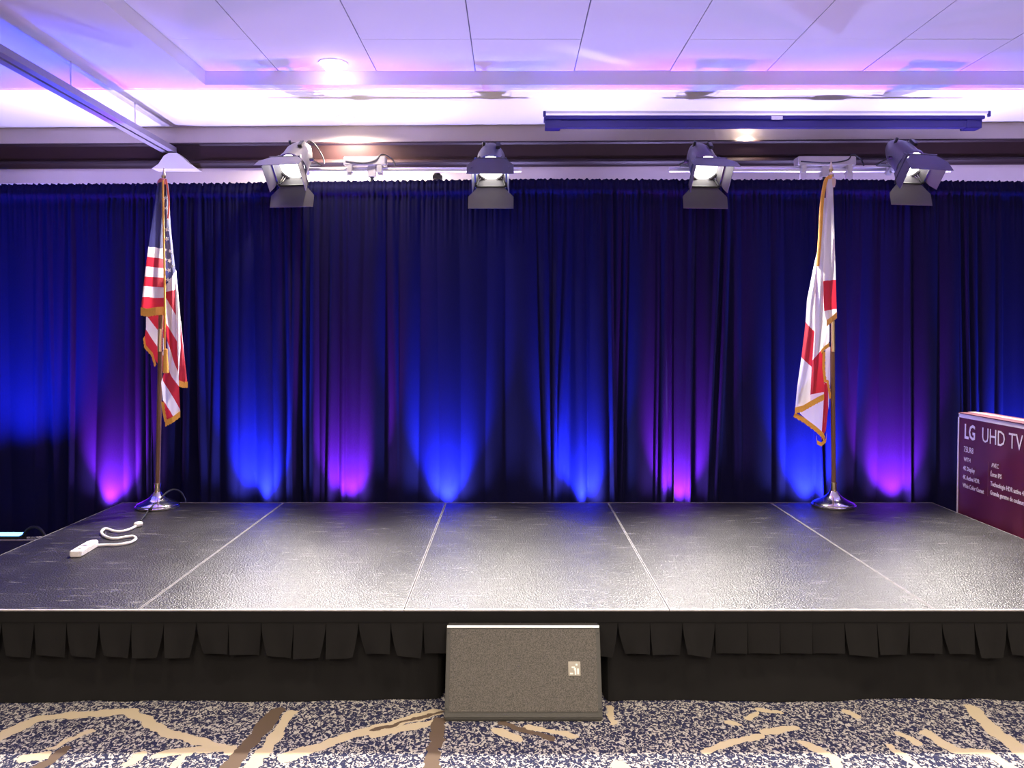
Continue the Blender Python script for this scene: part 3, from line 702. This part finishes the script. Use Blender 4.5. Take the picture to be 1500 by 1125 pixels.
def flagpole(parent, org, xb, yb_, xt, yt, D, ferr, metal):
    b0 = PZ(xb, yb_, SZ); b0.y = D; 
    bpt = P(xb, yb_-6, D); tp = P(xt, yt, D); ax = (tp-bpt).normalized()
    MB().lathe([(.152, 0), (.156, .006), (.156, .014), (.146, .02), (.148, .026), (.138, .034), (.10, .05), (.062, .072), (.036, .098), (.026, .116)], 36, Matrix.Translation(Vector((bpt.x, D, SZ))-org)).build('base', metal, parent, smooth=True)
    f0_ = Vector((bpt.x, D, SZ+.1))-org
    MB().cyl(f0_, f0_+ax*.075, .022, n=16).cyl(f0_+ax*.07, f0_+ax*.08, .025, n=16).cyl(f0_+ax*.018+Vector((0, -.02, 0)), f0_+ax*.018+Vector((0, -.034, 0)), .006, n=8).build('collar', M_brass, parent, smooth=True)
    MB().cyl(f0_+ax*.07, tp-org, .0165, n=14).build('pole', M_pole, parent, smooth=True)
    a_, c_ = P(*ferr[0], D)-org, P(*ferr[1], D)-org
    fa = f0_+ax*((a_-f0_).dot(ax)); fc = f0_+ax*((c_-f0_).dot(ax))
    MB().cyl(fa, fc, .0195, n=14).build('ferrule', M_brass, parent, smooth=True)
    q = ax.to_track_quat('Z', 'Y').to_matrix().to_4x4()
    MB().lathe([(.018, -.01), (.02, .01), (.012, .02), (.010, .03), (.016, .045), (.012, .065), (.006, .09), (.001, .112)], 12, Matrix.Translation(tp-org) @ q).build('finial', M_brass, parent, smooth=True)

# striped flag
DU = 6.03; o1 = Vector((P(231, 745, DU).x, DU, SZ))
us_pole = thing('flag_stand', 'indoor flagpole with round polished base carrying the striped flag', 'flagpole', o1)
flagpole(us_pole, o1, 231, 748, 239.5, 268, DU, ((234, 515), (234, 482)), M_chrome)
usf = thing('striped_flag', 'red and white striped flag with starred navy canton and gold fringe', 'flag', o1)
D_ = DU
stripesA = [(362, 365), (376, 379), (390, 393), (405, 407), (419, 421), (434, 436)]
flag_strip(usf, o1, [(231, 268, -.05), (222, 330, -.07), (217, 362, -.08), (210, 420, -.10), (206, 457, -.11)], [(239, 266, -.03), (239.5, 330, -.045), (240, 362, -.05), (240, 420, -.06), (240, 455, -.06)], stripesA, u0=-1, D=D_, bulge=.03, seed=1)
fringe(usf, o1, [(206, 450, -.112), (216, 452, -.125), (228, 450, -.13), (240, 449, -.065)], 12, D_)
# canton side with the stars, then the long hanging stripes
CL = [(240.5, 270, -.045), (241, 330, -.06), (242, 420, -.06), (243, 470, -.05), (246, 520, -.04), (241, 545, -.05), (236, 560, -.05), (239, 590, -.05), (242, 619, -.05)]
CR = [(247, 270, .0), (250, 330, -.02), (254, 370, -.03), (257, 395, -.035), (257, 430, -.03), (258, 470, -.03), (260, 520, -.03), (262, 560, -.03), (264, 606, -.03)]
flag_strip(usf, o1, CL, CR, [(421, 398), (428, 424), (434, 462), (474, 500), (499, 545), (530, 566), (553, 600), (585, 630)], u0=-1, D=D_, bulge=.02, nxs=14, nys=110, seed=2)
fringe(usf, o1, [(242, 616, -.055), (252, 611, -.068), (264, 602, -.035)], 9, D_)
fringe(usf, o1, [(236, 588, -.055), (238, 604, -.055), (241, 618, -.055)], 5, D_, (.9, .3))
# outer fold on the far side
flag_strip(usf, o1, [(256, 394, -.025), (257, 430, -.02), (259, 500, -.02), (262, 560, -.02)], [(258, 396, .01), (264, 462, .01), (264.5, 510, .01), (261, 560, .01)], [], u0=0, D=D_, bulge=.02, nxs=6, nys=40, seed=3)
flag_strip(usf, o1, [(263, 470, .02), (264, 500, .01), (262, 560, .02)], [(265, 470, .05), (270, 520, .05), (274.5, 562, .05)], [(300, 530)], u0=0, D=D_, bulge=.01, nxs=6, nys=30, seed=4)
fringe(usf, o1, [(262, 557, .01), (268, 559, .03), (275, 559, .045)], 9, D_)
# lower fold behind the pole
flag_strip(usf, o1, [(214, 458, .03), (214, 480, .03), (211, 503, .03)], [(243, 458, .07), (243, 500, .06), (240, 546, .06)], [(462, 500), (482, 524)], u0=1, D=D_, bulge=.0, nxs=10, nys=40, seed=5)
fringe(usf, o1, [(212, 492, .025), (214, 506, .028), (224, 517, .03), (229, 534, .04)], 5, D_, (-.5, .8))
# gold edge cord and tassel
MB().tube(smooth_path([P(238.5, 264, D_-.07)-o1, P(239.5, 330, D_-.09)-o1, P(241, 400, D_-.1)-o1, P(241.5, 460, D_-.1)-o1, P(241.5, 512, D_-.09)-o1]), .0075, 8).build('edge_cord', M_fringe, usf, smooth=True)
tz = P(242.5, 512, D_-.09)-o1
MB().lathe([(.004, .01), (.015, 0), (.014, -.03), (.018, -.09), (.020, -.165), (.015, -.17)], 12, Matrix.Translation(tz)).build('tassel', M_fringe, usf, smooth=True)
MB().tube(smooth_path([P(243, 262, D_-.05)-o1, P(246, 280, D_-.06)-o1, P(247.5, 300, D_-.06)-o1, P(246, 320, D_-.06)-o1]), .006, 6).build('red_cord', mat('red_cord', (.6, .08, .06), .6, noise=.2), usf, smooth=True)
MB().lathe([(.02, .03), (.034, .012), (.036, -.02), (.026, -.06)], 14, Matrix.Translation(P(238, 268, D_-.02)-o1)).build('sleeve_top', mat('red_sleeve', (.62, .16, .16), .6, noise=.15), usf, smooth=True)
def star(p, r, rot):
    pts = []
    for k in range(10):
        rr = r if k % 2 == 0 else r*.42; an = R(90+36*k+rot); pts.append((p.x+rr*math.cos(an), p.y, p.z+rr*math.sin(an)))
    return MB().prism(pts, (0, -.0015, 0)).build('star', M_star, usf)
for sx_, sy_, r_ in ((242.5, 290, 3.4), (243, 305, 2.6), (245, 322, 1.6), (245, 336, 3.6), (244.5, 350, 3.6), (249, 368, 2.4), (248.2, 382, 3.6), (242.6, 366, 2.4), (242.5, 380, 2.4), (253, 390, 2.6), (247.5, 396, 3.8), (242.6, 395, 2.2), (246, 410, 3.6), (252, 371, 1.8)):
    star(P(sx_, sy_, D_-.085)-o1, r_*D_/F, random.uniform(-25, 25))

# white flag with the red cross
DA = 6.07; o2 = Vector((P(1221, 742, DA).x, DA, SZ))
al_pole = thing('flag_stand', 'indoor flagpole with round polished base carrying the white flag', 'flagpole', o2)
flagpole(al_pole, o2, 1221, 745, 1217.5, 258, DA, ((1219, 515), (1219, 470)), M_chrome)
alf = thing('white_flag', 'white flag with diagonal red cross arms and gold fringe, hanging folded', 'flag', o2)
A_ = DA
S1L = [(1211, 262, -.06), (1209, 300, -.08), (1207, 350, -.09), (1206, 412, -.1), (1207, 455, -.1), (1212, 476, -.1)]
S1R = [(1219.5, 262, -.03), (1222, 330, -.05), (1224, 400, -.06), (1226, 466, -.06)]
flag_strip(alf, o2, S1L, S1R, [(412, 410), (455, 452)], u0=0, D=A_, bulge=.035, nxs=12, nys=80, seed=1)
fringe(alf, o2, [(1211, 469, -.105), (1219, 463, -.14), (1226, 457, -.065)], 9, A_)
S2L = [(1205, 290, -.03), (1200, 345, -.03), (1194, 440, -.035), (1193, 485, -.04), (1190, 528, -.05), (1187, 578, -.05)]
S2R = [(1211, 290, -.05), (1208, 345, -.06), (1207, 420, -.07), (1209, 470, -.07), (1206, 515, -.05), (1206, 545, -.05), (1208, 574, -.04)]
flag_strip(alf, o2, S2L, S2R, [(528, 509)], u0=0, D=A_, bulge=.03, nxs=12, nys=80, seed=2)
flag_strip(alf, o2, [(1208, 462, -.07), (1207, 515, -.05)], [(1215, 470, -.03), (1215, 500, -.03)], [], u0=0, D=A_, bulge=.01, nxs=6, nys=20, seed=7)
S3L = [(1204, 340, .03), (1193, 385, .02), (1182, 440, .0), (1180, 472, .0), (1174, 523, -.02), (1168, 565, -.04), (1164.5, 602, -.05)]
S3R = [(1204, 341, -.02), (1197, 400, -.03), (1194, 440, -.035), (1193, 485, -.04), (1189, 537, -.05), (1187, 580, -.06), (1187, 592, -.06)]
flag_strip(alf, o2, S3L, S3R, [(472, 486), (523, 537)], u0=0, D=A_, bulge=.02, nxs=10, nys=80, seed=3)
fringe(alf, o2, [(1164.5, 597, -.058), (1176, 594, -.085), (1188, 587, -.08), (1199, 581, -.07), (1207, 577, -.05)], 9, A_)
# lower inner fold
flag_strip(alf, o2, [(1170, 594, -.02), (1172, 606, -.02), (1204, 634, -.01)], [(1208, 560, .0), (1209, 600, .0), (1206, 636, .0)], [], u0=0, D=A_, bulge=-.01, nxs=10, nys=30, seed=4)
flag_strip(alf, o2, [(1207.5, 560, -.005), (1206, 600, -.005), (1203, 645, -.005)], [(1213, 562, .02), (1213, 600, .02), (1210, 630, .02)], [], u0=1, D=A_, bulge=.01, nxs=6, nys=30, seed=5)
fringe(alf, o2, [(1164.5, 604, -.045), (1180, 613, -.04), (1196, 625, -.03), (1206, 634, -.02), (1209, 640, -.01)], 7, A_, (-.35, .93))
fringe(alf, o2, [(1196, 637, -.012), (1197, 645, -.018), (1203, 648, -.02), (1210, 642, .0), (1211, 632, .01)], 6, A_, (.0, 1))
# strips near the pole
flag_strip(alf, o2, [(1209, 508, .02), (1209, 560, .02), (1211, 578, .02)], [(1216, 508, .03), (1216, 560, .03), (1214, 600, .03)], [], u0=0, D=A_, bulge=.0, nxs=5, nys=20, seed=6)
fringe(alf, o2, [(1203, 512, -.062), (1209, 506, -.06), (1215, 502, -.035)], 6, A_)
fringe(alf, o2, [(1205, 515, -.058), (1204.5, 540, -.06), (1207, 560, -.05)], 4, A_, (1, 0))
fringe(alf, o2, [(1210, 556, -.02), (1213, 572, .0), (1214.5, 584, .01)], 3.5, A_, (1, .2))
MB().tube(smooth_path([P(1217, 259, A_-.05)-o2, P(1210, 264, A_-.07)-o2, P(1205.5, 285, A_-.07)-o2, P(1203, 310, A_-.07)-o2, P(1201.5, 345, A_-.06)-o2, P(1198, 390, A_-.055)-o2]), .0135, 8).build('edge_fringe', M_fringe, alf, smooth=True)
MB().lathe([(.018, .02), (.03, .008), (.03, -.02), (.024, -.05)], 14, Matrix.Translation(P(1218, 264, A_-.015)-o2)).build('sleeve_top', mat('cream_sleeve', (.75, .55, .5), .6, noise=.1), alf, smooth=True)

# ------------------------------------------------------------------ power strip and cord on the stage
ps0, ps1 = PZ(112, 815, SZ), PZ(137, 800, SZ)
dv = (ps1-ps0); ang = math.atan2(dv.y, dv.x); Ls = dv.length
strip = thing('power_strip', 'white power strip with curled white cord lying on stage', 'power strip', (ps0+ps1)/2, (0, 0, ang))
hw_ = .033; hl_ = Ls/2+.02
outl = [(-hl_, -hw_+.008), (-hl_+.008, -hw_), (hl_-.03, -hw_), (hl_, -hw_*.5), (hl_, hw_*.5), (hl_-.03, hw_), (-hl_+.008, hw_), (-hl_, hw_-.008)]
MB().prism([(x, y, .0) for x, y in outl], (0, 0, .034)).build('body', M_white_plastic, strip, bevel=.004)
for k in range(2):
    x_ = -hl_*.55 + k*hl_*.55
    so = MB().box((x_-.02, -.018, .034), (x_+.02, .018, .0355)).build('socket', M_grey_plastic if k else M_white_plastic, strip)
    MB().box((x_-.008, -.009, .0355), (x_-.003, .009, .0362)).box((x_+.003, -.009, .0355), (x_+.008, .009, .0362)).build('slot', M_rubber, so)
MB().box((hl_*.35, -.012, .034), (hl_*.35+.03, .012, .038)).build('switch', M_white_plastic, strip, bevel=.001)
zc = [(545,505),(700,497),(850,497),(1000,480),(1130,445),(1200,395),(1160,355),(1050,360),(900,385),(770,385),(660,340),(620,290),(660,230),(730,230),(830,265),(950,270),(1080,240),(1180,195),(1225,165)]
cp = [PZ(95+x/11.54, 755+y/11.54, SZ+.009) for x, y in zc]
iv = strip.matrix_basis.inverted()
MB().tube([iv @ q for q in smooth_path(cp, 6)], .0085, 8).build('cord', M_white_plastic, strip, smooth=True)
pe = PZ(203, 768, SZ+.016)
MB().lathe([(.010, -.03), (.018, -.022), (.02, .0), (.017, .02), (.008, .024)], 12, iv @ (Matrix.Translation(pe) @ (Vector((.5, .8, 0)).to_track_quat('Z', 'Y').to_matrix().to_4x4()))).build('plug', M_white_plastic, strip, smooth=True)
# black extension lead crossing the flag base
b0 = PZ(206, 763, SZ+.012)
ld = [b0, PZ(209, 759, SZ+.011), PZ(212, 755.5, SZ+.011), P(216, 749.5, DU-.17), P(221, 744, DU-.15), P(226, 739, DU-.11), P(231, 735, DU-.06), P(236, 730, DU-.045), P(242, 723, DU+.0), P(249, 718.5, DU+.06), P(257, 717, DU+.10), P(265, 721, DU+.14), P(270, 729, DU+.17), P(272, 737, DU+.19), Vector((P(273, 740, DU+.2).x, DU+.21, .3)), Vector((P(274, 740, DU+.2).x, DU+.22, .02))]
lead = MB().tube(smooth_path([q-b0 for q in ld], 6), .006, 8).build('extension_lead', M_rubber, smooth=True); lead.location = b0
tag(lead, 'thin black extension lead running over the flagpole base and off stage', 'cable')

# ------------------------------------------------------------------ television box beside the stage
XB = SX[-1]+.045; YB1 = (XB)*F/(1405.5-750); YB0 = YB1-1.75; ZB = P(1406, 605, YB1).z
tv = thing('television_box', 'maroon cardboard television box with white lettering standing beside stage', 'box', (XB+.1, (YB0+YB1)/2, 0))
cy_ = (YB0+YB1)/2
MB().box((-.1, YB0-cy_, 0), (.1, YB1-cy_, ZB)).build('carton', M_box, tv, bevel=.003)
MB().box((-.103, YB1-cy_-.014, .02), (-.1, YB1-cy_, ZB-.001)).box((-.103, YB0-cy_, ZB-.028), (-.1, YB1-cy_, ZB-.001)).build('white_border', M_box_white, tv)
MB().box((-.1, YB0-cy_+.002, ZB), (.1, YB1-cy_-.002, ZB+.003)).build('lid_print', M_box_white, tv)
for s in (-1, 1): MB().box((-.02+s*.052-.046, YB0-cy_+.03, ZB+.003), (-.02+s*.052+.05, YB1-cy_-.03, ZB+.008)).build('lid_flap', M_box, tv)
MB().box((-.03, YB0-cy_-.002, ZB+.008), (.03, YB1-cy_+.002, ZB+.0095)).build('tape', M_tape, tv)
def text(body_, px, py, size, name='lettering', sx=1.0, bold=0.0, spacing=1.0):
    # pixel of the lower-left corner of the first letter, on the carton face plane x = XB
    rr = ray(px, py); t = (XB-.002)/rr.x; p = Vector((0, 0, EYE))+rr*t
    cu = bpy.data.curves.new(name, 'FONT'); cu.body = body_; cu.size = size; cu.extrude = .0006; cu.offset = bold; cu.resolution_u = 2; cu.space_character = spacing
    ob = bpy.data.objects.new(name, cu); COL.objects.link(ob)
    dg = bpy.context.evaluated_depsgraph_get(); me = bpy.data.meshes.new_from_object(ob.evaluated_get(dg))
    bpy.data.objects.remove(ob); bpy.data.curves.remove(cu)
    me.materials.clear(); me.materials.append(M_box_white)
    # text x -> world -Y (reads towards the camera), text y -> world Z, facing -X
    Mx = Matrix(((0, 0, -1, 0), (-sx, 0, 0, 0), (0, 1, 0, 0), (0, 0, 0, 1)))
    me.transform(Mx)
    o = put(name, me, tv, (p.x-(XB+.1)-.001, p.y-cy_, p.z))
    return o
text('LG', 1412.5, 641.5, .145, bold=.003, sx=.80)
text('UHD TV', 1438, 647, .145, sx=.86)
text('75UR8', 1412, 661.5, .058, sx=.75)
text('WITH', 1412, 675, .042, sx=.8)
text('4K Display', 1411, 688, .042, bold=.0008, sx=.80)
text('4K Active HDR', 1410.5, 701, .042, bold=.0008, sx=.78)
text('Wide Color Gamut', 1410.5, 713, .042, bold=.0008, sx=.78)
text('AVEC', 1452.5, 684, .042, sx=.8)
text('\u00c9cran IPS', 1451, 697, .042, bold=.0008, sx=.8)
text('Technologie HDR active 4K', 1451, 711, .042, bold=.0008, sx=.8)
text('Grande gamme de couleurs', 1450.5, 724, .042, bold=.0008, sx=.8)
rr = ray(1447.5, 690); t = (XB-.001)/rr.x; p = Vector((0, 0, EYE))+rr*t
MB().box((-.1025, p.y-cy_-.002, p.z-.17), (-.1005, p.y-cy_+.001, p.z+.06)).build('divider_line', mat('faint_print', (.25, .1, .15), .6, noise=.05), tv)
